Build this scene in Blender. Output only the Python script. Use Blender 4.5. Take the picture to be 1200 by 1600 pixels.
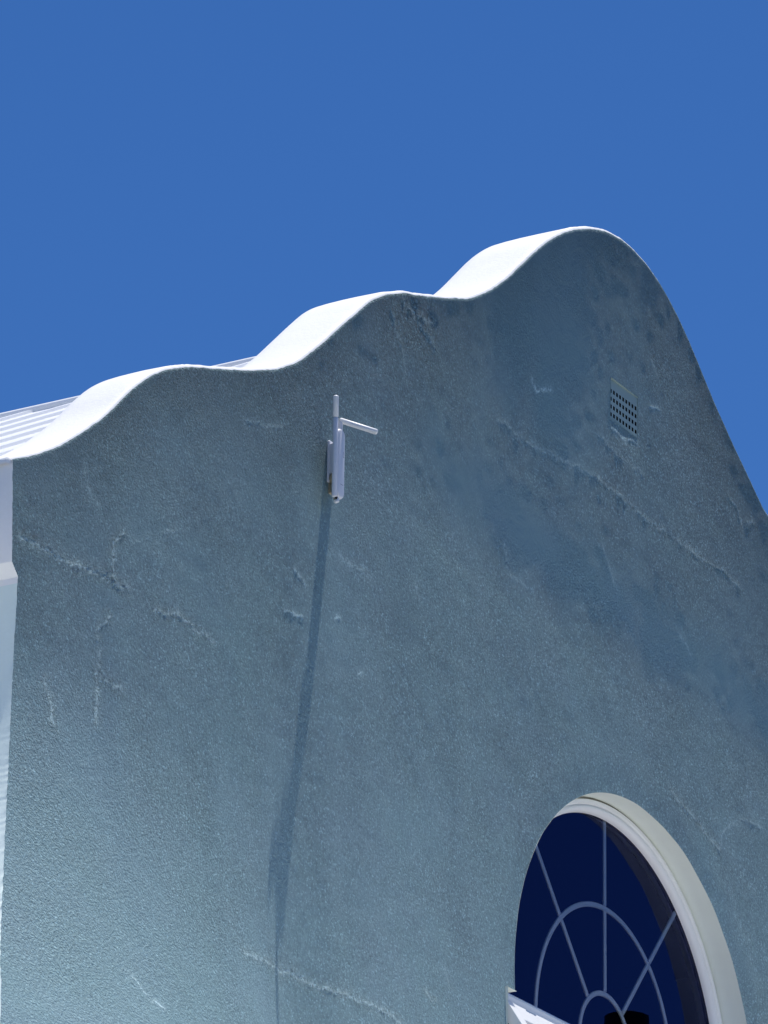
import bpy, bmesh, math, random
import numpy as np
from mathutils import Vector, Matrix
random.seed(4); RNG = np.random.default_rng(7)
for o in list(bpy.data.objects): bpy.data.objects.remove(o)
S = bpy.context.scene; COL = S.collection
R = math.radians

# ------------------------------------------------------------------ camera
cam_d = bpy.data.cameras.new('camera'); cam = bpy.data.objects.new('camera', cam_d); COL.objects.link(cam)
r_ = Vector((0.50743868, -0.86159346, 0.0127552)); u_ = Vector((-0.32031434, -0.17486715, 0.9310318)); v_ = Vector((0.79994044, 0.47652722, 0.36471509))
M3 = Matrix((r_, u_, -v_)).transposed()
cam.matrix_world = Matrix.Translation((-11.53186, -8.15553, 1.65)) @ M3.to_4x4()
cam_d.sensor_fit = 'VERTICAL'; cam_d.sensor_height = 36.0; cam_d.lens = 7997.72/1600*36
cam_d.clip_start = 0.1; cam_d.clip_end = 5000
S.camera = cam

# ------------------------------------------------------------------ sky, sun, exposure
SUN_DIR = Vector((0.16, -0.027, 1.0)).normalized()
SUN_STRENGTH = 5.0
SKY_STRENGTH = 0.123
EXPOSURE = 0.0
el = math.asin(SUN_DIR.z); rot = math.atan2(SUN_DIR.x, SUN_DIR.y)
W = bpy.data.worlds.new('World'); S.world = W; W.use_nodes = True
nt = W.node_tree; bg = nt.nodes['Background']
sky = nt.nodes.new('ShaderNodeTexSky'); sky.sky_type = 'NISHITA'; sky.sun_disc = False
sky.sun_elevation = el; sky.sun_rotation = rot
sky.altitude = 2500; sky.air_density = 1.0; sky.dust_density = 0.0; sky.ozone_density = 6.0
hs = nt.nodes.new('ShaderNodeHueSaturation'); hs.inputs['Saturation'].default_value = 1.205; hs.inputs['Hue'].default_value = 0.5070
nt.links.new(sky.outputs[0], hs.inputs['Color']); nt.links.new(hs.outputs[0], bg.inputs['Color'])
bg.inputs['Strength'].default_value = SKY_STRENGTH
sd = bpy.data.lights.new('sun', 'SUN'); sd.energy = SUN_STRENGTH; sd.angle = R(0.5); sd.color = (1.0, 0.96, 0.90)
so = bpy.data.objects.new('sun', sd); COL.objects.link(so)
so.rotation_euler = SUN_DIR.to_track_quat('Z', 'Y').to_euler(); so.location = (0, -20, 40)
S.view_settings.view_transform = 'Standard'; S.view_settings.look = 'None'
S.view_settings.gamma = 1.0; S.view_settings.exposure = EXPOSURE; S.view_settings.use_curve_mapping = False

# ------------------------------------------------------------------ materials
def mat(name, col, rough=0.6, spec=0.3, metal=0.0):
    m = bpy.data.materials.new(name); m.use_nodes = True
    b = m.node_tree.nodes['Principled BSDF']
    b.inputs['Base Color'].default_value = (*col, 1); b.inputs['Roughness'].default_value = rough
    b.inputs['Specular IOR Level'].default_value = spec; b.inputs['Metallic'].default_value = metal
    return m
def N(m, t, **k):
    n = m.node_tree.nodes.new(t)
    for a, b in k.items(): setattr(n, a, b)
    return n
def L(m, a, b): m.node_tree.links.new(a, b)
def noise(m, scale, detail=3, rough=0.55, vec=None, dist=0.0):
    n = N(m, 'ShaderNodeTexNoise'); n.inputs['Scale'].default_value = scale; n.inputs['Detail'].default_value = detail
    n.inputs['Roughness'].default_value = rough; n.inputs['Distortion'].default_value = dist
    if vec is not None: L(m, vec, n.inputs['Vector'])
    return n
def objco(m, scale=None):
    t = N(m, 'ShaderNodeTexCoord')
    if scale is None: return t.outputs['Object']
    mp = N(m, 'ShaderNodeMapping'); mp.inputs['Scale'].default_value = scale
    L(m, t.outputs['Object'], mp.inputs['Vector']); return mp.outputs['Vector']
def ramp(m, fac, stops):
    r = N(m, 'ShaderNodeValToRGB'); e = r.color_ramp.elements
    while len(e) < len(stops): e.new(0.5)
    for q, (p, c) in zip(e, stops): q.position = p; q.color = (*c, 1)
    L(m, fac, r.inputs['Fac']); return r
def math_(m, op, a, b=None, c=None, clamp=False):
    n = N(m, 'ShaderNodeMath', operation=op); n.use_clamp = clamp
    for i, x in enumerate((a, b, c)):
        if x is None: continue
        if isinstance(x, (int, float)): n.inputs[i].default_value = x
        else: L(m, x, n.inputs[i])
    return n.outputs[0]
def bsdf(m): return m.node_tree.nodes['Principled BSDF']

# sage painted plaster, base darkened to carry the gable's shade; 'texture_depth' = how coarse the plaster is at each point
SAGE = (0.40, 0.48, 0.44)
plaster = mat('sage_plaster_shaded', SAGE, 0.75, 0.25)
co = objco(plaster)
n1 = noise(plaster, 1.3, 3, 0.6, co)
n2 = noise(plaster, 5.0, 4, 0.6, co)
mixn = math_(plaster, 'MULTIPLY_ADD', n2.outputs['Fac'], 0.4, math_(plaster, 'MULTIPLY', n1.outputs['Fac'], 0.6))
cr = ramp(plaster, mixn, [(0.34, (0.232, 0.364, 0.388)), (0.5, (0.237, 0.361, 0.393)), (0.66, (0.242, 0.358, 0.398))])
at = N(plaster, 'ShaderNodeAttribute', attribute_name='texture_depth')
g1 = noise(plaster, 115, 2, 0.75, co); g2 = noise(plaster, 38, 3, 0.65, co); g3 = noise(plaster, 12, 4, 0.7, co, 0.6)
v1 = N(plaster, 'ShaderNodeTexVoronoi'); v1.inputs['Scale'].default_value = 130; L(plaster, co, v1.inputs['Vector'])
gp = math_(plaster, 'POWER', g1.outputs['Fac'], 2.0)
h = math_(plaster, 'MULTIPLY', gp, 3.4)
h = math_(plaster, 'MULTIPLY_ADD', g2.outputs['Fac'], 0.30, h)
h = math_(plaster, 'MULTIPLY_ADD', v1.outputs['Distance'], 0.5, h)
h = math_(plaster, 'MULTIPLY', h, at.outputs['Fac'])
# worn flecks: high grains are rubbed paler, pits hold dirt
f1 = noise(plaster, 78, 2, 0.7, co)
fl = math_(plaster, 'MULTIPLY_ADD', math_(plaster, 'SUBTRACT', f1.outputs['Fac'], 0.5), math_(plaster, 'MULTIPLY', at.outputs['Fac'], 1.5), 1.0)
f3 = noise(plaster, 130, 1, 0.5, co); sp = math_(plaster, 'MULTIPLY', math_(plaster, 'MULTIPLY_ADD', f3.outputs['Fac'], 10.0, -5.9, clamp=True), math_(plaster, 'MULTIPLY', at.outputs['Fac'], 0.95)); fl = math_(plaster, 'ADD', fl, sp)
mc = N(plaster, 'ShaderNodeVectorMath', operation='SCALE'); L(plaster, cr.outputs['Color'], mc.inputs[0]); gr = N(plaster, 'ShaderNodeAttribute', attribute_name='stain_and_shade')
fl = math_(plaster, 'MULTIPLY', fl, math_(plaster, 'MULTIPLY_ADD', gr.outputs['Fac'], -0.36, 1.0)); pa = N(plaster, 'ShaderNodeAttribute', attribute_name='filler_and_highlight')
f2 = noise(plaster, 80, 2, 0.7, co); f2s = math_(plaster, 'MULTIPLY_ADD', f2.outputs['Fac'], 6.0, -2.3, clamp=True)
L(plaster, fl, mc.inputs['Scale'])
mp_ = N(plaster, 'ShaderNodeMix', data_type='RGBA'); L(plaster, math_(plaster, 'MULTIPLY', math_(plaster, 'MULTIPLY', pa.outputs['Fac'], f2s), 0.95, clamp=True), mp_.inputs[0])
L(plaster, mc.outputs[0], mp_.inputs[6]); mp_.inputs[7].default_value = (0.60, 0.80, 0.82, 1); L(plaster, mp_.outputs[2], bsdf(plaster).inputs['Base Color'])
h = math_(plaster, 'MULTIPLY_ADD', g3.outputs['Fac'], 0.9, h)
bp = N(plaster, 'ShaderNodeBump'); bp.inputs['Strength'].default_value = 1.0; bp.inputs['Distance'].default_value = 0.0070
L(plaster, h, bp.inputs['Height']); L(plaster, bp.outputs['Normal'], bsdf(plaster).inputs['Normal'])

def rough_paint(name, col, var=0.05, scale=60, dist=0.001, rough=0.6):
    m = mat(name, col, rough, 0.3); c = objco(m)
    a = noise(m, 3.0, 4, 0.6, c)
    k = ramp(m, a.outputs['Fac'], [(0.3, tuple(x*(1-var) for x in col)), (0.7, tuple(min(1, x*(1+var)) for x in col))])
    L(m, k.outputs['Color'], bsdf(m).inputs['Base Color'])
    b = noise(m, scale, 3, 0.6, c); q = N(m, 'ShaderNodeBump'); q.inputs['Distance'].default_value = dist
    L(m, b.outputs['Fac'], q.inputs['Height']); L(m, q.outputs['Normal'], bsdf(m).inputs['Normal'])
    return m
sage_side_lit = rough_paint('sage_side_plaster_lit', (0.72, 0.83, 0.80), 0.05, 60, 0.0012)  # same sage made paler: light on the sides put into the colour
sage_reveal_lit = rough_paint('sage_smooth_plaster_lit', (0.83, 0.88, 0.80), 0.04, 90, 0.0004)  # same sage, paler still: the reveal's bounce light put into the colour
white_cop = rough_paint('white_coping_paint', (0.86, 0.86, 0.85), 0.03, 60, 0.0015)
white_frame = rough_paint('white_window_paint', (0.88, 0.88, 0.86), 0.03, 30, 0.0003, 0.4)
bounce_white = rough_paint('white_bounce_roof', (0.86, 0.86, 0.84), 0.04, 20, 0.003)
sealant = rough_paint('grey_sealant', (0.26, 0.25, 0.21), 0.3, 30, 0.0005)
grille = mat('white_grille_bar', (0.85, 0.87, 0.88), 0.4)
gasket = mat('black_gasket', (0.006, 0.006, 0.006), 0.5)
lining_m = rough_paint('inner_lining', (0.88, 0.88, 0.76), 0.1, 20, 0.001)
room_m = mat('dark_room', (0.004, 0.004, 0.006), 0.9)
black_m = mat('black_metal', (0.01, 0.01, 0.01), 0.5)
steel = mat('dull_steel', (0.55, 0.55, 0.53), 0.35, 0.5, 0.9)
plastic = rough_paint('white_plastic', (0.74, 0.75, 0.80), 0.02, 20, 0.0001, 0.35)
plastic_b = mat('bright_white_plastic', (0.85, 0.85, 0.85), 0.35)
grey_mark = mat('grey_print', (0.35, 0.37, 0.45), 0.5)
vent_m = rough_paint('painted_brick_vent', (0.34, 0.44, 0.42), 0.08, 60, 0.0006)
hole_m = mat('vent_hole_dark', (0.01, 0.01, 0.01), 0.9)
rust = rough_paint('rusty_bracket', (0.36, 0.30, 0.20), 0.3, 40, 0.0005)
roof_m = mat('white_sheet_metal', (0.84, 0.85, 0.86), 0.45, 0.4)
wood_m = rough_paint('dark_tarred_wood', (0.02, 0.017, 0.014), 0.3, 10, 0.003)
ground_m = mat('dark_ground', (0.42, 0.41, 0.39), 0.85); c = objco(ground_m)  # ground darkened to hold down its bounce onto the wall
nn = noise(ground_m, 0.6, 6, 0.6, c); k = ramp(ground_m, nn.outputs['Fac'], [(0.3, (0.035, 0.038, 0.035)), (0.7, (0.055, 0.058, 0.052))]); L(ground_m, k.outputs['Color'], bsdf(ground_m).inputs['Base Color'])
# thin window glass: clear with a fresnel reflection
glass = bpy.data.materials.new('window_glass'); glass.use_nodes = True
g = glass.node_tree; g.nodes.clear()
out = g.nodes.new('ShaderNodeOutputMaterial'); mx = g.nodes.new('ShaderNodeMixShader'); tr = g.nodes.new('ShaderNodeBsdfTransparent'); gl = g.nodes.new('ShaderNodeBsdfGlossy'); fr = g.nodes.new('ShaderNodeFresnel')
fr.inputs['IOR'].default_value = 1.5; gl.inputs['Roughness'].default_value = 0.0; gl.inputs['Color'].default_value = (0.26, 0.31, 0.72, 1); tr.inputs['Color'].default_value = (0.92, 0.95, 0.95, 1)
g.links.new(fr.outputs[0], mx.inputs[0]); g.links.new(tr.outputs[0], mx.inputs[1]); g.links.new(gl.outputs[0], mx.inputs[2]); g.links.new(mx.outputs[0], out.inputs['Surface'])

# ------------------------------------------------------------------ object helpers
def link(name, me, parent=None):
    o = bpy.data.objects.new(name, me); COL.objects.link(o); o.parent = parent; return o
def empty(name, loc, label, cat):
    o = bpy.data.objects.new(name, None); COL.objects.link(o); o.location = loc; o['label'] = label; o['category'] = cat
    o.empty_display_size = 0.1; return o
class MB:
    def __init__(s): s.v = []; s.f = []; s.mi = []
    def add(s, vs, fs, mi=0):
        b = len(s.v); s.v += [tuple(x) for x in vs]; s.f += [tuple(i+b for i in q) for q in fs]; s.mi += [mi]*len(fs)
    def box(s, a, b, mi=0, rot=None, piv=None):
        x0, y0, z0 = a; x1, y1, z1 = b
        vs = [Vector(p) for p in ((x0,y0,z0),(x1,y0,z0),(x1,y1,z0),(x0,y1,z0),(x0,y0,z1),(x1,y0,z1),(x1,y1,z1),(x0,y1,z1))]
        if rot is not None: vs = [rot @ (p-piv)+piv for p in vs]
        s.add(vs, [(0,3,2,1),(4,5,6,7),(0,1,5,4),(1,2,6,5),(2,3,7,6),(3,0,4,7)], mi)
    def tube(s, pts, rad, n=16, mi=0, round_end=True):
        pts = [Vector(p) for p in pts]; rads = rad if isinstance(rad, list) else [rad]*len(pts)
        if round_end:
            d0 = (pts[0]-pts[1]).normalized(); d1 = (pts[-1]-pts[-2]).normalized()
            P = []; Q = []
            for a in (80, 50, 25): P.append(pts[0]+d0*rads[0]*0.6*(math.sin(R(a))-1)+d0*0); Q.append(rads[0]*math.cos(R(a)))
            P2 = P+[pts[0]-d0*rads[0]*0.6]; Q2 = Q+[rads[0]]
            E = [pts[-1]-d1*rads[-1]*0.6]; F = [rads[-1]]
            for a in (25, 50, 80): E.append(pts[-1]+d1*rads[-1]*0.6*(math.sin(R(a))-1)); F.append(rads[-1]*math.cos(R(a)))
            pts2 = P2+pts[1:-1]+E; rads2 = Q2+rads[1:-1]+F
        else: pts2, rads2 = pts, rads
        vs = []; fs = []
        for i, p in enumerate(pts2):
            a = pts2[max(i-1, 0)]; b = pts2[min(i+1, len(pts2)-1)]; t = (b-a).normalized()
            up = Vector((1, 0, 0)) if abs(t.x) < 0.8 else Vector((0, 1, 0))
            e1 = t.cross(up).normalized(); e2 = t.cross(e1)
            for j in range(n):
                q = 2*math.pi*j/n; vs.append(p+(e1*math.cos(q)+e2*math.sin(q))*rads2[i])
        for i in range(len(pts2)-1):
            for j in range(n): fs.append((i*n+j, i*n+(j+1) % n, (i+1)*n+(j+1) % n, (i+1)*n+j))
        fs.append(tuple(range(n))[::-1]); fs.append(tuple((len(pts2)-1)*n+j for j in range(n)))
        s.add(vs, fs, mi)
    def build(s, name, mats, parent=None, smooth=False, bevel=0.0, recalc=True):
        me = bpy.data.meshes.new(name); me.from_pydata(s.v, [], s.f)
        for m in (mats if isinstance(mats, (list, tuple)) else [mats]): me.materials.append(m)
        me.polygons.foreach_set('material_index', s.mi)
        bm = bmesh.new(); bm.from_mesh(me)
        if recalc: bmesh.ops.recalc_face_normals(bm, faces=bm.faces)
        bm.to_mesh(me); bm.free()
        if smooth: me.polygons.foreach_set('use_smooth', [True]*len(me.polygons))
        o = link(name, me, parent)
        if bevel:
            b = o.modifiers.new('bevel', 'BEVEL'); b.width = bevel; b.segments = 2; b.limit_method = 'ANGLE'
        return o
def rounded_box(mb, c, half, rad, axis='y', n=6, rot=None, mi=0):
    """rounded rectangle in x-z extruded along y with softened rim"""
    hx, hy, hz = half; prof = []
    for cx, cz, a0 in ((hx-rad, hz-rad, 0), (-hx+rad, hz-rad, 90), (-hx+rad, -hz+rad, 180), (hx-rad, -hz+rad, 270)):
        for i in range(n+1):
            a = R(a0+90*i/n); prof.append((cx, cz, math.cos(a), math.sin(a)))
    e = min(rad, hy)*0.75; rings = []
    for yy, ins in ((-hy, e), (-hy+e*0.1, e*0.55), (-hy+e*0.35, e*0.2), (-hy+e, 0), (hy-e, 0), (hy-e*0.35, e*0.2), (hy-e*0.1, e*0.55), (hy, e)):
        rings.append([Vector((cx+(rad-ins)*ca if rad > ins else cx, yy, cz+(rad-ins)*sa if rad > ins else cz)) for cx, cz, ca, sa in prof])
    k = len(prof); vs = []; C = Vector(c)
    for rg in rings:
        for p in rg: vs.append((rot @ p if rot else p)+C)
    fs = [tuple(range(k))[::-1], tuple((len(rings)-1)*k+i for i in range(k))]
    for i in range(len(rings)-1):
        for j in range(k): fs.append((i*k+j, i*k+(j+1) % k, (i+1)*k+(j+1) % k, (i+1)*k+j))
    mb.add(vs, fs, mi)

# ------------------------------------------------------------------ smooth numpy value noise
def vnoise(x, z, freq, seed):
    g = np.random.default_rng(seed).random((256, 256)); X = x*freq+100; Z = z*freq+100
    xi = np.floor(X).astype(int); zi = np.floor(Z).astype(int); fx = X-xi; fz = Z-zi
    fx = fx*fx*(3-2*fx); fz = fz*fz*(3-2*fz); xi %= 256; zi %= 256; x1 = (xi+1) % 256; z1 = (zi+1) % 256
    return (g[xi, zi]*(1-fx)*(1-fz)+g[x1, zi]*fx*(1-fz)+g[xi, z1]*(1-fx)*fz+g[x1, z1]*fx*fz)*2-1

# ------------------------------------------------------------------ the gable outline (metres; x along the wall, z up)
PROF = [(0.0, 7.32), (0.134, 7.385), (0.267, 7.465), (0.4, 7.563), (0.518, 7.665), (0.603, 7.75), (0.69, 7.827), (0.821, 7.913), (0.96, 7.975), (1.147, 8.038), (1.338, 8.105), (1.494, 8.17), (1.612, 8.241), (1.73, 8.336), (1.85, 8.444), (1.952, 8.536), (2.055, 8.623), (2.16, 8.69), (2.288, 8.744), (2.441, 8.793), (2.618, 8.855), (2.775, 8.92), (2.912, 9.005), (3.028, 9.098), (3.145, 9.206), (3.264, 9.314), (3.409, 9.418), (3.556, 9.492), (3.705, 9.544), (3.831, 9.566), (3.984, 9.566), (4.138, 9.532), (4.294, 9.465), (4.45, 9.361), (4.581, 9.25), (4.739, 9.122), (4.899, 9.007), (5.061, 8.90)]
PROF += [(7.90-x, z) for x, z in reversed(PROF) if 7.90-x > 5.2]
WEND = 7.90
px_ = np.array([p[0] for p in PROF]); pz_ = np.array([p[1] for p in PROF])
def catmull(xq):
    d = np.gradient(pz_, px_)
    i = np.clip(np.searchsorted(px_, xq)-1, 0, len(px_)-2); hh = px_[i+1]-px_[i]; t = np.clip((xq-px_[i])/hh, 0, 1)
    return (2*t**3-3*t**2+1)*pz_[i]+(t**3-2*t**2+t)*hh*d[i]+(-2*t**3+3*t**2)*pz_[i+1]+(t**3-t**2)*hh*d[i+1]
WX, WZ, WR = 3.955, 6.485, 0.907            # arched opening
SPR_W = 0.980                               # half width of the opening under the transom
SILL = 5.20
CRACKS_AND_HIGHLIGHT = [
('s', [(0.053, 7.09), (0.154, 7.09), (0.274, 7.083), (0.394, 7.098), (0.498, 7.106), (0.605, 7.096)]),
('f', [(0.374, 7.413), (0.391, 7.367), (0.45, 7.325)]),
('m', [(0.577, 7.274), (0.526, 7.226), (0.523, 7.152), (0.533, 7.114)]),
('d', [(0.56, 7.262), (0.648, 7.267), (0.729, 7.309), (0.78, 7.301)]),
('f', [(0.807, 7.352), (0.878, 7.383)]),
('m', [(0.505, 6.991), (0.457, 6.924), (0.452, 6.83), (0.451, 6.728), (0.44, 6.624)]),
('m', [(0.466, 6.773), (0.518, 6.773), (0.571, 6.761)]),
('m', [(0.749, 7.08), (0.821, 7.083), (0.892, 7.116), (1.003, 7.099), (1.097, 7.091)]),
('m', [(0.199, 6.67), (0.22, 6.597), (0.217, 6.546), (0.242, 6.524)]),
('b', [(1.599, 7.499), (1.627, 7.476), (1.66, 7.458)]),
('b', [(1.538, 7.337), (1.585, 7.345), (1.644, 7.347)]),
('b', [(1.842, 7.411), (1.874, 7.413)]),
('m', [(1.217, 6.102), (1.346, 6.121), (1.428, 6.126)]),
('s', [(1.428, 6.126), (1.496, 6.127), (1.572, 6.136), (1.687, 6.13), (1.804, 6.139), (1.882, 6.138), (1.981, 6.138), (2.041, 6.144), (2.162, 6.14), (2.219, 6.131)]),
('b', [(0.341, 5.777), (0.369, 5.755), (0.393, 5.742), (0.428, 5.722)]),
('b', [(0.444, 5.735), (0.471, 5.727), (0.506, 5.724)]),
('f', [(2.977, 8.531), (3.172, 8.509), (3.428, 8.533), (3.699, 8.554)]),
('m', [(3.699, 8.554), (3.957, 8.536), (4.098, 8.521), (4.241, 8.522), (4.464, 8.515), (4.575, 8.521), (4.687, 8.53), (4.831, 8.51)]),
('b', [(3.199, 8.762), (3.242, 8.734), (3.289, 8.758), (3.346, 8.777)]),
('m', [(4.759, 8.847), (4.818, 8.833), (4.865, 8.77), (4.959, 8.813)]),
('m', [(4.25, 7.522), (4.335, 7.485), (4.402, 7.48), (4.493, 7.444), (4.627, 7.4)]),
('f', [(4.627, 7.4), (4.654, 7.465), (4.724, 7.527), (4.858, 7.585), (5.018, 7.588)]),
('f', [(2.204, 8.638), (2.254, 8.55), (2.299, 8.448)]),
('f', [(1.875, 7.637), (1.916, 7.632), (2.028, 7.631), (2.082, 7.626)]),
('f', [(2.376, 7.707), (2.402, 7.663)]),
('b', [(1.981, 7.257), (2.017, 7.267)]),
('m', [(2.389, 6.279), (2.426, 6.265), (2.452, 6.262)]),
('f', [(2.537, 6.408), (2.555, 6.373), (2.576, 6.346)]),
('f', [(4.333, 8.156), (4.373, 8.132), (4.419, 8.103)]),
('f', [(3.722, 8.306), (3.781, 8.238), (3.844, 8.173)]),
('f', [(3.035, 8.085), (3.082, 7.969), (3.198, 7.965)]),
('f', [(1.288, 7.912), (1.385, 7.925), (1.502, 7.96)]),
('f', [(4.107, 9.179), (4.158, 9.12)]),
('b', [(4.105, 8.987), (4.187, 8.996)]),
('m', [(2.268, 8.705), (2.355, 8.691), (2.487, 8.698)]),
('b', [(3.80, 8.795), (3.90, 8.785), (4.0, 8.80)]),  # not a crack: sunlit patch under the vent painted as pale dabs
('f', [(3.7, 8.72), (3.85, 8.70), (4.05, 8.69)]),
('f', [(2.30, 8.68), (2.42, 8.66), (2.50, 8.62)]),
]
# ------------------------------------------------------------------ displaced front of the wall
xs = np.concatenate([np.arange(0, 5.25, 0.0065), np.linspace(5.25, WEND, 60)])
ZB = 5.55
zlow = np.concatenate([np.arange(0, 4.6, 0.4), np.arange(4.6, ZB-0.001, 0.03)])
tt = np.linspace(0, 1, 640)
top = catmull(xs)
top = top+0.0014*vnoise(xs, xs*0, 22, 1)*(xs < 5.3)+0.0009*vnoise(xs, xs*0, 60, 2)*(xs < 5.3)
ZL = np.repeat(zlow[None, :], len(xs), 0)
Z = np.concatenate([ZL, ZB+(top[:, None]-ZB)*tt[None, :]], 1)
X = np.repeat(xs[:, None], Z.shape[1], 1)
nx, nz = X.shape
# corner: kneeler on top, wall face set in below it
def corner_off(z):
    return np.where(z > 6.995, 0.004+0.018*np.clip((7.3-z)/0.3, 0, 1), np.where(z > 6.955, 0.022+0.035*(6.995-z)/0.04, 0.055-0.004*np.clip((6.955-z), 0, 1)))
edge = corner_off(Z[0])+0.0010*vnoise(Z[0], Z[0]*0, 30, 5)+0.0010*vnoise(Z[0], Z[0]*0, 90, 6)
X = X+edge[None, :]*np.clip(1-X/0.35, 0, 1)
def seg_field(x, z, pts):
    """distance to a polyline"""
    best = np.full(x.shape, 9.0)
    for (ax, az), (bx, bz) in zip(pts[:-1], pts[1:]):
        dx, dz = bx-ax, bz-az; l2 = dx*dx+dz*dz
        t = np.clip(((x-ax)*dx+(z-az)*dz)/l2, 0, 1)
        best = np.minimum(best, np.hypot(x-ax-t*dx, z-az-t*dz))
    return best
def gauss(x, z, cx, cz, sx, sz): return np.exp(-((x-cx)/sx)**2-((z-cz)/sz)**2)
topz = np.repeat(top[:, None], nz, 1)
# local lean of the plaster (positive = faces up a little more)
T0 = -SUN_DIR.y/SUN_DIR.z
hb = topz-Z
T = np.interp(Z, [5.5, 6.0, 6.6, 7.1, 7.6, 8.0, 8.5, 9.0, 9.6], [0.155, 0.120, 0.070, 0.051, 0.045, 0.038, 0.018, 0.006, 0.004])
T += 0.42*np.clip((6.8-Z)/1.2, 0, 1)*np.clip((1.75-X)/1.5, 0, 1)
T += 0.012*np.clip((1.6-X)/1.0, 0, 1)*np.clip((Z-6.8)/0.5, 0, 1)
T -= 0.02*np.exp(-hb/0.08)
T += np.clip(T/0.04, 0.1, 1.3)*(0.006*vnoise(X, Z, 1.6, 11)+0.007*vnoise(X, Z, 4.0, 12)+0.006*vnoise(X, Z, 9.0, 13))
bandc = 8.18-0.13*np.clip((X-2.3)/2.4, 0, 1.2)
T = np.where(Z < 8.2, np.maximum(T, 0.026+0.3*(T-0.026)), T)
bm_ = np.exp(-(np.abs(Z-bandc-0.05)/0.19)**2)*np.clip((X-2.1)/0.5, 0, 1)
T = T*(1-bm_)-0.001*bm_
T += 0.016*np.exp(-((Z-bandc+0.30)/0.12)**2)*np.clip((X-1.8)/0.8, 0, 1)
T += 0.05*gauss(X, Z, 3.93, 8.765, 0.12, 0.05)
T += 0.030*gauss(X, Z, 1.62, 8.10, 0.10, 0.10)
T -= 0.006*gauss(X, Z, 3.35, 9.05, 0.45, 0.35)
T += 0.025*gauss(X, Z, 4.45, 8.95, 0.4, 0.5)+0.02*gauss(X, Z, 2.35, 8.6, 0.15, 0.10)
T *= 1-0.22*gauss(X, Z, 1.66, 7.0, 0.22, 0.9)-0.42*gauss(X, Z, 1.52, 6.25, 0.28, 0.45)
A = T-T0
dcirc = np.hypot(X-WX, np.maximum(Z-WZ, 0))-WR
A -= 0.020*np.exp(-((dcirc-0.05)/0.05)**2)*(Z > WZ-0.3)
A += 0.015*np.exp(-((dcirc-0.16)/0.05)**2)*(Z > WZ-0.3)
A[:, :len(zlow)] *= np.clip((Z[:, :len(zlow)]-4.9)/0.6, 0, 1)
dz = np.diff(Z, axis=1)
O = np.zeros_like(Z)                         # outward bulge: integral of the lean from the top down
O[:, :-1] = np.cumsum(((A[:, 1:]+A[:, :-1])*0.5*dz)[:, ::-1], 1)[:, ::-1]
refz = np.interp(xs, [0, 0.9, 2.05, 2.95, 3.6, 8], [7.5, 7.85, 7.85, 6.78, 6.95, 7.0])
ref = np.array([np.interp(refz[i], Z[i], O[i]) if top[i] > 7.5 else O[i, -1] for i in range(nx)]); ker = np.ones(41)/41
ref = np.convolve(np.pad(ref, 20, mode='edge'), ker, 'valid'); O = O-ref[:, None]*np.clip(1-(xs[:, None]-5.2)/1.0, 0, 1)
O *= np.clip((WEND-xs[:, None])/1.0, 0, 1)
texd = 0.64+0.16*vnoise(X, Z, 2.2, 21)+0.16*vnoise(X, Z, 6.0, 22)
texd -= 0.5*np.exp(-((Z-bandc-0.05)/0.14)**2)*np.clip((X-2.2)/0.5, 0, 1)
texd -= 0.6*gauss(X, Z, 3.4, 9.05, 0.5, 0.4)+0.25*np.exp(-hb/0.12)*(X > 2.4)
texd += 0.35*gauss(X, Z, 3.95, 8.7, 0.25, 0.12)+0.25*gauss(X, Z, 4.5, 8.8, 0.35, 0.45)+0.3*gauss(X, Z, 2.35, 8.62, 0.12, 0.08)
AMP = {'s': (0.0017, 0.008, 0.9), 'm': (0.0012, 0.007, 0.5), 'f': (0.0007, 0.007, 0.3), 'd': (0.0009, 0.006, 1.2), 'b': (0.0012, 0.005, 0.0)}
PALE = {'s': 0.95, 'm': 0.85, 'f': 0.45, 'd': 0.2, 'b': 1.1}
pale = np.zeros_like(X)
fine = np.abs(vnoise(X, Z, 55, 31))*0.9+0.35
for kind, pts in CRACKS_AND_HIGHLIGHT:
    amp, wd, slit = AMP[kind]
    x0, x1 = min(p[0] for p in pts)-0.1, max(p[0] for p in pts)+0.1; z0, z1 = min(p[1] for p in pts)-0.1, max(p[1] for p in pts)+0.1
    ii = np.where((xs > x0) & (xs < x1))[0]
    if not len(ii): continue
    sl = slice(ii[0], ii[-1]+1); sx, sz = X[sl], Z[sl]
    jx = 0.010*vnoise(sx, sz, 26, 41)+0.004*vnoise(sx, sz, 70, 43); jz = 0.008*vnoise(sx, sz, 30, 42)+0.004*vnoise(sx, sz, 80, 44)
    d = seg_field(sx+jx, sz+jz, pts)
    O[sl] += amp*fine[sl]*(np.exp(-(d/wd)**2)+0.35*np.exp(-(d/(3*wd))**2)*vnoise(sx, sz, 48, 45))
    if slit: O[sl] -= amp*slit*1.1*np.exp(-((d-wd*0.35)/(wd*0.38))**2)*np.clip(vnoise(sx, sz, 9, 46)+0.6, 0, 1)
    pale[sl] = np.maximum(pale[sl], PALE[kind]*(0.95*np.exp(-(d/(wd*0.6))**2)+0.28*np.exp(-(d/(wd*3))**2)))
    texd[sl] += 0.5*np.exp(-(d/(3.5*wd))**2)*(kind in 'sm')
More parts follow.
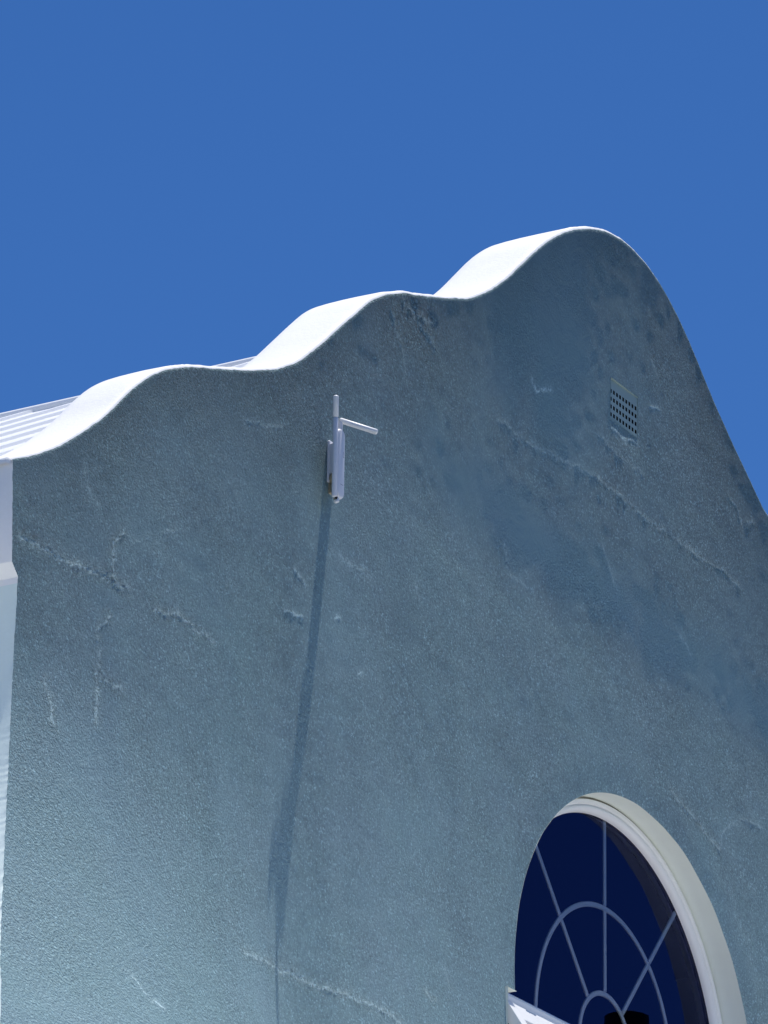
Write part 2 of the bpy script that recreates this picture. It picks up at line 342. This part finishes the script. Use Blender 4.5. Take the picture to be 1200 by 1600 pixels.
# trowel ripples in places
O += 0.0005*vnoise(X*1.0, Z, 20, 51)*(Z > 5)
rnd = np.clip(1-(topz-Z)/0.010, 0, 1); O -= 0.006*rnd**2
texd *= np.clip(1-0.35*(6.9-Z)/1.3, 0.6, 1)
texd = np.clip(texd, 0.06, 1.5)
Y = -O
ZU = Z.copy()
zz_ = np.linspace(0, 7.32, 600); os_ = np.interp(zz_, Z[0], O[0]); os_ = np.convolve(np.pad(os_, 20, mode='edge'), np.ones(41)/41, 'valid')
X = X-(1.67*np.interp(Z[0], zz_, os_))[None, :]*np.clip(1-X/0.35, 0, 1)
def wall_y(x, z):
    f = float(np.interp(x, xs, np.arange(nx))); i = min(int(f), nx-2); t = f-i
    return (1-t)*float(np.interp(z, ZU[i], Y[i]))+t*float(np.interp(z, ZU[i+1], Y[i+1]))
VX0, VX1, VZ0, VZ1 = 3.785, 4.005, 8.824, 8.985
def in_hole(x, z):
    a = (np.hypot(x-WX, z-WZ) < WR) & (z >= WZ-0.03)
    b = (np.abs(x-WX) < SPR_W) & (z < WZ-0.03) & (z > SILL)
    c = (x > VX0) & (x < VX1) & (z > VZ0) & (z < VZ1)
    return a | b | c
def nearest_edge(x, z):
    c = []
    if abs(x-(VX0+VX1)/2) < 0.2 and abs(z-8.9) < 0.2:
        cx = min(max(x, VX0), VX1); cz = min(max(z, VZ0), VZ1)
        for p in ((VX0, cz), (VX1, cz), (cx, VZ0), (cx, VZ1)): c.append(p)
    else:
        zs = WZ-0.03
        a = math.atan2(max(z-WZ, -0.03), x-WX)
        if z >= zs-0.02: c.append((WX+WR*math.cos(a), WZ+WR*math.sin(a)))
        for s in (-1, 1):
            c.append((WX+s*SPR_W, min(max(z, SILL), zs)))
            lo, hi = sorted((WX+s*WR, WX+s*SPR_W)); c.append((min(max(x, lo), hi), zs))
        c.append((min(max(x, WX-SPR_W), WX+SPR_W), SILL))
    return min(c, key=lambda p: (p[0]-x)**2+(p[1]-z)**2)
cxm = (X[:-1, :-1]+X[1:, 1:])/2; czm = (Z[:-1, :-1]+Z[1:, 1:])/2
keep = ~in_hole(cxm, czm)
used_k = np.zeros((nx, nz), bool); used_d = np.zeros((nx, nz), bool)
for a in (0, 1):
    for b in (0, 1):
        used_k[a:nx-1+a, b:nz-1+b] |= keep; used_d[a:nx-1+a, b:nz-1+b] |= ~keep
for i, j in np.argwhere(used_k & used_d):
    x, z = nearest_edge(float(X[i, j]), float(Z[i, j])); X[i, j] = x; Z[i, j] = z
idx = np.arange(nx*nz).reshape(nx, nz)
I, J = np.where(keep)
quads = np.stack([idx[I, J], idx[I+1, J], idx[I+1, J+1], idx[I, J+1]], 1)
def mesh_np(name, verts, quads, smooth=True):
    me = bpy.data.meshes.new(name); me.vertices.add(len(verts)); me.vertices.foreach_set('co', np.asarray(verts, np.float32).ravel())
    me.loops.add(len(quads)*4); me.loops.foreach_set('vertex_index', np.asarray(quads, np.int32).ravel())
    me.polygons.add(len(quads)); me.polygons.foreach_set('loop_start', np.arange(len(quads), dtype=np.int32)*4)
    me.update(calc_edges=True); me.validate()
    me.polygons.foreach_set('use_smooth', np.full(len(me.polygons), smooth)); return me
V = np.stack([X, Y, Z], -1).reshape(-1, 3)
house = empty('gabled_house', (0, 0, 0), 'sage green plastered house with a curvy white-capped gable against the blue sky', 'house')
me = mesh_np('gable_wall', V, quads)
at_ = me.attributes.new('texture_depth', 'FLOAT', 'POINT'); at_.data.foreach_set('value', texd.reshape(-1).astype(np.float32))
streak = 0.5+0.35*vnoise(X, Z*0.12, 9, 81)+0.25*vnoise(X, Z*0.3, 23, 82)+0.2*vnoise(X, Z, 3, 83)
stain_shade = np.clip(np.exp(-hb/0.45)*(0.85+0.3*streak), 0, 1)  # algae streaks plus the gable top's shade put into the colour
a2 = me.attributes.new('stain_and_shade', 'FLOAT', 'POINT'); a2.data.foreach_set('value', stain_shade.reshape(-1).astype(np.float32))
a3 = me.attributes.new('filler_and_highlight', 'FLOAT', 'POINT'); a3.data.foreach_set('value', pale.reshape(-1).astype(np.float32))
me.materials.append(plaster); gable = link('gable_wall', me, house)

# ------------------------------------------------------------------ coping: white top of the wall, following the curve, 315 mm deep
TH = 0.315
ys = [None, 0.004, 0.012, 0.03, 0.08, 0.14, 0.20, 0.26, 0.300, 0.311, TH, TH, TH]
cs = np.arange(0, nx, 2); CV = []
xe, ze, ye = X[cs, -1], Z[cs, -1], Y[cs, -1]
tx = np.gradient(xe); tz = np.gradient(ze); ln = np.hypot(tx, tz); nxv, nzv = -tz/ln, tx/ln
sm = catmull(xs)[cs]
for k_, y in enumerate(ys):
    lift = [0.000, 0.006, 0.009, 0.010, 0.011, 0.012, 0.012, 0.011, 0.009, 0.004, -0.004, -0.10, -0.35][k_]
    thv = np.interp(xe, [0, 1.0, 2.3, 3.5, 8], [0.205, 0.225, 0.290, 0.315, 0.315])/TH
    if k_ == 0: yy = ye-0.0015
    else: yy = np.full(len(cs), y)*(thv if y > 0.03 else 1)+(ye if y < 0.1 else 0)
    zz = ze if k_ < 3 else sm
    wob = 0.0006*vnoise(xe, np.full(len(cs), (y or 0)*1.0), 9, 61)*(k_ > 1)
    if k_ >= 11: CV.append(np.stack([xe, yy, sm+lift], -1))
    else: CV.append(np.stack([xe+nxv*(lift+wob), yy, zz+nzv*(lift+wob)], -1))
# small front lip that rolls over the arris
lip = np.stack([xe, ye-0.0035, ze-0.004-0.003*np.abs(vnoise(xe, xe*0, 40, 62))], -1)
CV = [lip]+CV; CV = np.array(CV)
CV = np.concatenate([CV[:, :1]+np.array([-0.007, 0, -0.022]), CV[:, :1]+np.array([-0.007, 0, -0.006]), CV], 1); K, Mn = CV.shape[:2]
qi = np.arange(K*Mn).reshape(K, Mn)
cq = np.stack([qi[:-1, :-1], qi[:-1, 1:], qi[1:, 1:], qi[1:, :-1]], -1).reshape(-1, 4)
me = mesh_np('coping', CV.reshape(-1, 3), cq); me.materials.append(white_cop); coping = link('coping', me, house)

# ------------------------------------------------------------------ side of the wall: white kneeler block above, sage wall below
HD = 12.3                                     # depth of the house
jrow = np.arange(nz); split = int(np.searchsorted(Z[0], 6.935))
def side(name, j0, j1, depths, m, right=False):
    js = np.arange(j0, j1); i = nx-1 if right else 0; rows = []
    for k_, y in enumerate(depths):
        yy = Y[i, js]+0.0 if k_ == 0 else (np.interp(Z[i, js], zz_, -os_ if not right else 0*os_)+y if y < TH else np.full(len(js), y))
        xx = X[i, js].copy()
        if k_ > 0 and not right: xx = X[i, js]-edge[js]+corner_off(Z[i, js])+0.0004*vnoise(Z[i, js], Z[i, js]*0+y, 14, 71)
        if k_ == 0 and not right: xx = xx+0.0
        rows.append(np.stack([xx, yy, Z[i, js]], -1))
    rows = np.array(rows); q = np.arange(rows.shape[0]*len(js)).reshape(rows.shape[0], len(js))
    qq = np.stack([q[:-1, :-1], q[:-1, 1:], q[1:, 1:], q[1:, :-1]], -1).reshape(-1, 4)
    me = mesh_np(name, rows.reshape(-1, 3), qq); me.materials.append(m); return link(name, me, house)
side('kneeler', split, nz, [0, 0.006, 0.02, 0.06, 0.12, 0.2, TH], white_cop)
side('side_wall', 0, split+1, [0, 0.006, 0.02, 0.06, 0.12, 0.2, TH, 1, 3, HD], sage_side_lit)
side('side_wall', 0, nz, [0, TH, HD], sage_side_lit, True)
mb = MB(); mb.add([(0.05, HD, 0), (WEND, HD, 0), (WEND, HD, 7.25), (3.95, HD, 9.25), (0.05, HD, 7.25)], [(0, 1, 2, 3, 4)]); mb.build('back_wall', sage_side_lit, house)
for a_, b_ in ((0.057, 0.12), (WEND-0.06, WEND-0.004)):
    mb = MB(); mb.box((a_, TH+.002, 6.90), (b_, HD-.002, 7.28)); mb.build('eaves_board', white_cop, house)

# ------------------------------------------------------------------ ribbed metal roof behind the gable
RZ, RM, RY1 = 7.30, 0.5425, 12.4
def roof_side(mir):
    ysr = []; zr = []; y = 0.215; p = ROOF_PITCH; hgt = 0.013
    while y < RY1-p*0.99:
        for fy, fz in ((0, 0), (0.86, 0), (0.863, hgt), (0.997, hgt)): ysr.append(y+fy*p); zr.append(fz)
        y += p
    ysr += [y, RY1]; zr += [0, 0]
    a, b = -0.45, 3.95; vs = []; fs = []
    for yy, dz_ in zip(ysr, zr):
        for xx in (a, b):
            q = xx if not mir else 7.90-xx; vs.append((q, yy, RZ+RM*xx+dz_))
    for i in range(len(ysr)-1): fs.append((2*i, 2*i+1, 2*i+3, 2*i+2))
    mb = MB(); mb.add(vs, fs); return mb
ROOF_PITCH = 0.36
rf = roof_side(False).build('roof', roof_m, house); roof_side(True).build('roof', roof_m, house)
mb = MB(); bx = [(-0.45, RZ+RM*-0.45), (1.05, RZ+RM*1.05)]
mb.add([(x, y, z+0.008-dd) for y in (0.206, 0.2135) for dd in (0, 0.22) for x, z in bx], [(0, 1, 3, 2), (4, 5, 7, 6), (0, 1, 5, 4), (2, 3, 7, 6), (0, 2, 6, 4), (1, 3, 7, 5)]); mb.build('barge_board', white_cop, house)
mb = MB(); mb.tube([(3.95, TH+0.01, RZ+RM*3.95+0.0), (3.95, RY1, RZ+RM*3.95+0.0)], 0.025, 12, 0, False); mb.build('ridge_cap', roof_m, rf)

# ------------------------------------------------------------------ arched window
win = link('arched_window', bpy.data.meshes.new('arched_window'), house)
GZ = 6.503
def upath(d, n=96, zb=SILL, wd=None):
    """points down the left jamb, over the arch and down the right jamb, inset by d"""
    r = WR-d; pts = [(WX-r, zb)]+[(WX-r, zb+(WZ-zb)*t) for t in (0.5,)]
    pts += [(WX+r*math.cos(math.pi*(1-i/n)), WZ+r*math.sin(math.pi*(1-i/n))) for i in range(n+1)]
    pts += [(WX+r, zb)]; return pts
def sweep(profile, name, m, parent, zb=SILL, smooth=True, front_on_wall=False, bevel=0):
    rings = []
    for k_, (d, y) in enumerate(profile):
        pts = upath(d, zb=zb, n=160)
        if front_on_wall:
            P = []
            for x, z in pts:
                e = 0.012; rr = math.hypot(x-WX, max(z-WZ, 0)) or 1; wy_ = wall_y(x+e*(x-WX)/rr, z+e*max(z-WZ, 0)/rr)-0.0008
                P.append((x, wy_+(0.100-wy_)*y/0.1, z))
            rings.append(P)
        else: rings.append([(x, y, z) for x, z in pts])
    n = len(rings[0]); vs = [p for r in rings for p in r]; fs = []
    for a in range(len(rings)-1):
        for i in range(n-1): fs.append((a*n+i, a*n+i+1, (a+1)*n+i+1, (a+1)*n+i))
    mb = MB(); mb.add(vs, fs); return mb.build(name, m, parent, smooth=smooth)
def flat(o, ang=30):
    me = o.data; me.polygons.foreach_set('use_smooth', [True]*len(me.polygons)); me.set_sharp_from_angle(angle=R(ang))
ZT = 6.455                                     # underside of the springing
sweep([(0, 0), (0, 0.002), (0, 0.05), (0, 0.100)], 'reveal', sage_reveal_lit, win, zb=ZT, front_on_wall=True)
# squarer opening below the springing: its reveal and the small soffit at each side
mb = MB()
for s, nm in ((-1, 'reveal'), (1, 'reveal')):
    mb = MB(); xo, xi = WX+s*SPR_W, WX+s*WR
    mb.add([(xo, wall_y(xo+s*0.02, 6.3), SILL), (xo, wall_y(xo+s*.02, 6.3), ZT), (xo, 0.10, ZT), (xo, 0.10, SILL)], [(0, 1, 2, 3)])
    mb.add([(xo, wall_y(xo+s*.02, 6.4), ZT), (xi, wall_y(xo+s*.02, 6.4), ZT), (xi, 0.10, ZT), (xo, 0.10, ZT)], [(0, 1, 2, 3)])
    mb.add([(xo, 0.10, SILL), (xo, 0.10, ZT), (xi-s*0.06, 0.10, ZT), (xi-s*0.06, 0.10, SILL)], [(0, 1, 2, 3)])
    mb.build(nm, sage_reveal_lit, win)

o = sweep([(0.0, 0.099), (0.0075, 0.099), (0.0085, 0.103)], 'sealant_bead', sealant, win, zb=6.46); flat(o)
o = sweep([(0.0080, 0.110), (0.0085, 0.094), (0.011, 0.090), (0.024, 0.090), (0.026, 0.092), (0.0285, 0.099), (0.032, 0.099), (0.034, 0.0935), (0.037, 0.0925), (0.044, 0.0955), (0.050, 0.1015), (0.054, 0.109), (0.055, 0.118), (0.055, 0.122)], 'frame', white_frame, win, zb=6.46); flat(o, 50)
o = sweep([(0.0552, 0.1215), (0.0520, 0.1240), (0.0520, 0.139), (0.040, 0.1395)], 'gasket', gasket, win, zb=6.50); flat(o)
o = sweep([(0.041, 0.139), (0.039, 0.164), (0.036, 0.170), (-0.09, 0.170)], 'inner_lining', lining_m, win, zb=SILL); flat(o)
def pane(y, r=0.853):
    mb = MB(); pts = [(WX+r*math.cos(math.pi*i/72), y, WZ+0.01+r*math.sin(math.pi*i/72)) for i in range(73)]
    mb.add(pts, [tuple(range(73))]); return mb
pane(0.1225).build('glass', glass, win)
# grille bars between the panes
def bar_path(pts, wdt=0.019, y0=0.1265, y1=0.1345):
    mb = MB(); vs = []; n = len(pts)
    for i, (x, z) in enumerate(pts):
        a = pts[max(0, i-1)]; b = pts[min(n-1, i+1)]; t = Vector((b[0]-a[0], b[1]-a[1])).normalized(); q = Vector((-t.y, t.x))*wdt/2
        for s, y in ((-1, y0+0.002), (-0.7, y0), (0.7, y0), (1, y0+0.002), (1, y1-0.002), (0.7, y1), (-0.7, y1), (-1, y1-0.002)): vs.append((x+s*q.x, y, z+s*q.y))
    fs = [tuple(range(8)), tuple((n-1)*8+i for i in range(8))[::-1]]
    for i in range(n-1):
        for j in range(8): fs.append((i*8+j, i*8+(j+1) % 8, (i+1)*8+(j+1) % 8, (i+1)*8+j))
    mb.add(vs, fs); return mb
for rr, off in ((0.190, 0), (0.508, 0)):
    bar_path([(WX+rr*math.cos(math.pi*i/64), GZ+rr*math.sin(math.pi*i/64)) for i in range(65)], y0=0.1262, y1=0.1348).build('curved_glazing_bar', grille, win)
for a in (49.5, 90, 130.3):
    for ra, rb in ((0.202, 0.497), (0.519, 0.853)):
        bar_path([(WX+ra*math.cos(R(a)), GZ+ra*math.sin(R(a))), (WX+rb*math.cos(R(a)), GZ+rb*math.sin(R(a)))]).build('straight_glazing_bar', grille, win)
# transom
mb = MB(); x0, x1 = WX-WR+0.004, WX+WR-0.004
pr = [(0.150, 6.508), (0.112, 6.508), (0.098, 6.503), (0.090, 6.496), (0.090, 6.489), (0.082, 6.487), (0.082, 6.462), (0.070, 6.4565), (0.070, 6.432), (0.150, 6.432)]
vs = [(x, y, z) for x in (WX-SPR_W+0.03, WX+SPR_W-0.03) for y, z in pr]; n = len(pr)
vs = [(max(min(x, x1), x0) if z > ZT+0.003 else x, y, z) for x, y, z in vs]
mb.add(vs, [(i, (i+1) % n, n+(i+1) % n, n+i) for i in range(n)]+[tuple(range(n)), tuple(n+i for i in range(n))[::-1]])
mb.build('transom', white_frame, win, bevel=0.0012)
# lower frame jambs
mb = MB()
for s in (-1, 1): mb.box((WX+s*0.925-0.045, 0.075, SILL), (WX+s*0.925+0.045, 0.150, 6.430))
mb.box((WX-0.88, 0.075, SILL), (WX+0.88, 0.15, SILL+0.06)); mb.build('lower_frame', white_frame, win, bevel=0.003)
# top-hung sash, pushed open
HGE = Vector((0, SASH_Y:= -0.004, SASH_Z:= 6.418)); SA = R(33)
rotS = Matrix.Rotation(-SA, 3, 'X')
mb = MB(); sx0, sx1 = WX-0.955, WX+0.955; H_ = 0.98; piv = Vector((0, SASH_Y, SASH_Z))
def sb(a, b, m=mb): m.box(a, b, 0, rotS, piv)
ya, yb = SASH_Y, SASH_Y+0.040
sb((sx0, ya, SASH_Z-H_), (sx0+0.055, yb, SASH_Z)); sb((sx1-0.055, ya, SASH_Z-H_), (sx1, yb, SASH_Z))
sb((sx0+0.055, ya+0.001, SASH_Z-0.075), (sx1-0.055, yb-0.001, SASH_Z-0.0005)); sb((sx0+0.055, ya+0.001, SASH_Z-H_), (sx1-0.055, yb-0.001, SASH_Z-H_+0.07))
mb.build('open_sash', white_frame, win, bevel=0.003)
mb = MB(); sb((sx0+0.05, ya+0.018, SASH_Z-H_+0.06), (sx1-0.05, ya+0.022, SASH_Z-0.07), mb); mb.build('sash_glass', glass, win)
# friction stay at the top left corner
mb = MB(); hx = sx0+0.03
mb.tube([(hx, 0.066, 6.425), (hx+0.06, 0.030, 6.413), (hx+0.16, 0.004, 6.405)], 0.006, 8)
mb.box((hx-0.01, 0.060, 6.36), (hx+0.02, 0.074, 6.43)); mb.build('stay_arm', black_m, win)
mb = MB(); mb.box((hx+0.10, -0.010, 6.398), (hx+0.17, 0.004, 6.412)); mb.tube([(hx+0.12, -0.012, 6.404), (hx+0.12, 0.01, 6.404)], 0.006, 8); mb.tube([(hx+0.155, -0.012, 6.404), (hx+0.155, 0.01, 6.404)], 0.006, 8)
mb.build('stay_hinge', steel, win, bevel=0.001)

# ------------------------------------------------------------------ brick vent
vent = link('air_vent', bpy.data.meshes.new('air_vent'), house)
mb = MB(); VY = (wall_y(VX0-.02, 8.9)+wall_y(VX1+.02, 8.9))/2+0.0035
xe_ = [VX0]; 
for i in range(9):
    c_ = 3.7985+0.02425*i; xe_ += [c_-0.0068, c_+0.0068]
xe_.append(VX1)
ze_ = [VZ0]
for j in range(4):
    c_ = 8.8445+0.0312*j; ze_ += [c_-0.0078, c_+0.0078]
ze_.append(VZ1)
for i in range(len(xe_)-1):
    for j in range(len(ze_)-1):
        a, b, c_, d = xe_[i], xe_[i+1], ze_[j], ze_[j+1]
        if i % 2 == 1 and j % 2 == 1:
            f0 = [(a, VY, c_), (b, VY, c_), (b, VY, d), (a, VY, d)]; f1 = [(a, VY+.05, c_), (b, VY+.05, c_), (b, VY+.05, d), (a, VY+.05, d)]
            mb.add(f0+f1, [(0, 1, 5, 4), (1, 2, 6, 5), (2, 3, 7, 6), (3, 0, 4, 7)], 1); mb.add(f1, [(0, 1, 2, 3)], 1)
        else: mb.add([(a, VY, c_), (b, VY, c_), (b, VY, d), (a, VY, d)], [(0, 1, 2, 3)])
mb.build('vent_grille', [vent_m, hole_m], vent, recalc=False)
mb = MB()                                     # plaster lip round the vent
def wy(x, z): return wall_y(x, z)
inn = [(VX0, VZ0), (VX1, VZ0), (VX1, VZ1), (VX0, VZ1)]; outp = [(VX0-.012, VZ0-.012), (VX1+.012, VZ0-.012), (VX1+.012, VZ1+.012), (VX0-.012, VZ1+.012)]
vs = []
for (x, z), (xo, zo) in zip(inn, outp): vs += [(x, VY+0.001, z), (x, wy(xo, zo)-0.001, z)]
mb.add(vs, [(2*i, 2*i+1, (2*i+3) % 8, (2*i+2) % 8) for i in range(4)]); mb.build('vent_lip', vent_m, vent)

# ------------------------------------------------------------------ inside: dim closed room behind the window
mb = MB(); y = 0.172
arc = upath(-0.09, zb=SILL-0.1); outer = [(x if abs(x-WX) < 0.01 else (1.0 if x < WX else 6.9), z) for x, z in arc]
outer = []
for x, z in arc:
    d = Vector((x-WX, z-WZ)) if z > WZ else Vector((x-WX, 0)); t = min(2.6/max(abs(d.x), 1e-6), (7.56-WZ)/max(d.y, 1e-6))
    outer.append((WX+d.x*t, WZ+d.y*t if z > WZ else z))
n = len(arc); mb.add([(x, y, z) for x, z in arc]+[(x, y+0.0, z) for x, z in outer], [(i, i+1, n+i+1, n+i) for i in range(n-1)])
a, b, y1, zf, zc = WX-2.6, WX+2.6, 5.5, SILL-0.1, 7.56
mb.add([(a, y, zf), (b, y, zf), (b, y1, zf), (a, y1, zf), (a, y, zc), (b, y, zc), (b, y1, zc), (a, y1, zc)], [(0, 1, 2, 3), (4, 5, 6, 7), (1, 2, 6, 5), (2, 3, 7, 6), (3, 0, 4, 7)])
mb.build('room_lining', room_m, house, recalc=False)

# ------------------------------------------------------------------ added white flat roof on posts, unseen, bouncing sun onto the gable
mb = MB(); mb.box((-1.3, -2.3, 4.55), (1.5, -0.06, 4.78)); mb.box((6.4, -2.3, 4.55), (9.2, -0.06, 4.78)); mb.box((1.502, -2.8, 4.92), (6.398, -0.06, 5.15))
mb.build('bounce_roof', bounce_white, house, bevel=0.01)
for x, y, zt in ((-1.1, -2.1, 4.55), (1.35, -2.1, 4.55), (1.75, -2.6, 4.92), (6.15, -2.6, 4.92), (6.6, -2.1, 4.55), (9.0, -2.1, 4.55)):
    mb = MB(); mb.box((x-0.11, y-0.11, 0), (x+0.11, y+0.11, zt-.002)); mb.box((x-0.16, y-0.16, 0.001), (x+0.16, y+0.16, 0.25)); mb.box((x-0.15, y-0.15, zt-.18), (x+0.15, y+0.15, zt-.01)); mb.build('bounce_roof_post', white_cop, house, bevel=0.01)
mb = MB(); mb.box((-6.2, -0.9, 0), (-2.0, 7.0, 5.3)); mb.box((-2.0, 0.10, 0), (-0.004, 7.0, 5.3)); mb.build('bounce_wing', sage_side_lit, house)  # added wing, out of view; its white roof throws light on the left corner
mb = MB(); mb.box((-6.3, -1.0, 5.302), (-1.998, 7.1, 5.5)); mb.box((-1.996, 0.06, 5.302), (-0.004, 7.1, 5.498)); mb.build('bounce_wing_roof', bounce_white, house, bevel=0.01)

# ------------------------------------------------------------------ the wifi antenna on the wall
ant = empty('outdoor_antenna', (1.82, 0, 7.9), 'white outdoor wifi antenna with two rod aerials bracketed to the shaded gable wall', 'antenna')
O3 = Vector((1.82, 0, 7.9))
def apart(mb, name, m, parent=ant, smooth=True, ang=40):
    mb.v = [tuple(Vector(p)-O3) for p in mb.v]; o = mb.build(name, m, parent, smooth=smooth); 
    if smooth: o.data.set_sharp_from_angle(angle=R(ang))
    return o
mb = MB(); rounded_box(mb, (1.759, -0.062, 7.911), (0.024, 0.0125, 0.123), 0.0225); body = apart(mb, 'body', plastic, ang=70)
mb = MB(); mb.tube([(1.7325, -0.0640, 7.785), (1.7325, -0.0645, 7.95), (1.7325, -0.0650, 8.068)], 0.0088, 16); apart(mb, 'aerial_sleeve', plastic)
mb = MB(); mb.tube([(1.7325, -0.064, 8.066), (1.7105, -0.0775, 8.136)], 0.0098, 16); apart(mb, 'aerial_rod', plastic_b)
mb = MB(); mb.tube([(1.768, -0.062, 8.020), (1.768, -0.062, 8.066)], 0.0080, 16); apart(mb, 'aerial_hinge', plastic)
mb = MB(); mb.tube([(1.768, -0.056, 8.072), (1.816, -0.176, 8.022)], 0.0095, 16); apart(mb, 'aerial_rod', plastic_b)
# bracket: plate screwed on the wall, slotted, arm and tapering lower strut
mb = MB(); rounded_box(mb, (1.806, -0.003, 7.945), (0.018, 0.0045, 0.074), 0.006); apart(mb, 'wall_plate', plastic)
mb = MB(); rounded_box(mb, (1.806, -0.024, 7.955), (0.0150, 0.019, 0.055), 0.008); apart(mb, 'bracket', plastic, ang=50)
mb = MB()
for zc in (7.925, 7.952, 7.979): mb.box((1.7900, -0.030, zc-0.009), (1.7912, -0.020, zc+0.009))
apart(mb, 'bracket_slots', black_m, smooth=False)
mb = MB(); mb.box((1.775, -0.050, 7.93), (1.7925, -0.036, 8.00)); apart(mb, 'pivot_arm', plastic, smooth=False)
mb = MB(); mb.tube([(1.805, -0.046, 7.905), (1.805, -0.030, 7.905)], 0.010, 12); apart(mb, 'clamp_bolt', black_m)
mb = MB(); mb.tube([(1.806, -0.045, 7.878), (1.806, -0.004, 7.888)], [0.015, 0.022], 14); apart(mb, 'clamp_knob', rust)
mb = MB(); mb.box((1.800, -0.012, 7.835), (1.826, 0.0, 7.887)); mb.tube([(1.803, -0.010, 7.862), (1.785, -0.040, 7.80), (1.77, -0.052, 7.787)], [0.009, 0.008, 0.008], 10); apart(mb, 'strut', rust)
mb = MB(); mb.tube([(1.752, -0.062, 7.790), (1.750, -0.066, 7.778), (1.740, -0.060, 7.772)], 0.007, 10); apart(mb, 'cable_gland', plastic_b)
mb = MB(); mb.tube([(1.744, -0.0665, 7.7885), (1.737, -0.0695, 7.782), (1.732, -0.066, 7.783)], 0.003, 8); apart(mb, 'cable_end', black_m)
mb = MB(); mb.add([(1.766, -0.0748, 7.935), (1.772, -0.0748, 7.935), (1.772, -0.0748, 7.938), (1.7685, -0.0748, 7.938), (1.7685, -0.0748, 7.955), (1.766, -0.0748, 7.955)], [(0, 1, 2, 3, 4, 5)]); apart(mb, 'printed_mark', grey_mark, body, False)
mb = MB(); mb.box((1.752, -0.0749, 7.836), (1.770, -0.0742, 7.838)); apart(mb, 'scratch', grey_mark, body, False)

# ------------------------------------------------------------------ ground and what stands opposite the house
mb = MB(); q = 2500; mb.add([(-q, -q, 0), (q, -q, 0), (q, q, 0), (-q, q, 0)], [(0, 1, 2, 3)]); gd = mb.build('ground', ground_m); gd['kind'] = 'structure'
pole = empty('utility_pole', (21.79, -9.24, 0), 'dark round utility pole mirrored as a black stump in the arched window', 'pole')
mb = MB(); mb.tube([(0, 0, 0), (0, 0, 12.26)], [0.20, 0.165], 28, 0, False); mb.build('shaft', wood_m, pole, smooth=False)
mb = MB(); mb.tube([(0, 0, 12.20), (0, 0, 12.30), (0, 0, 12.325), (0, 0, 12.335)], [0.172, 0.170, 0.10, 0.02], 28, 0, False); mb.build('cap', black_m, pole)
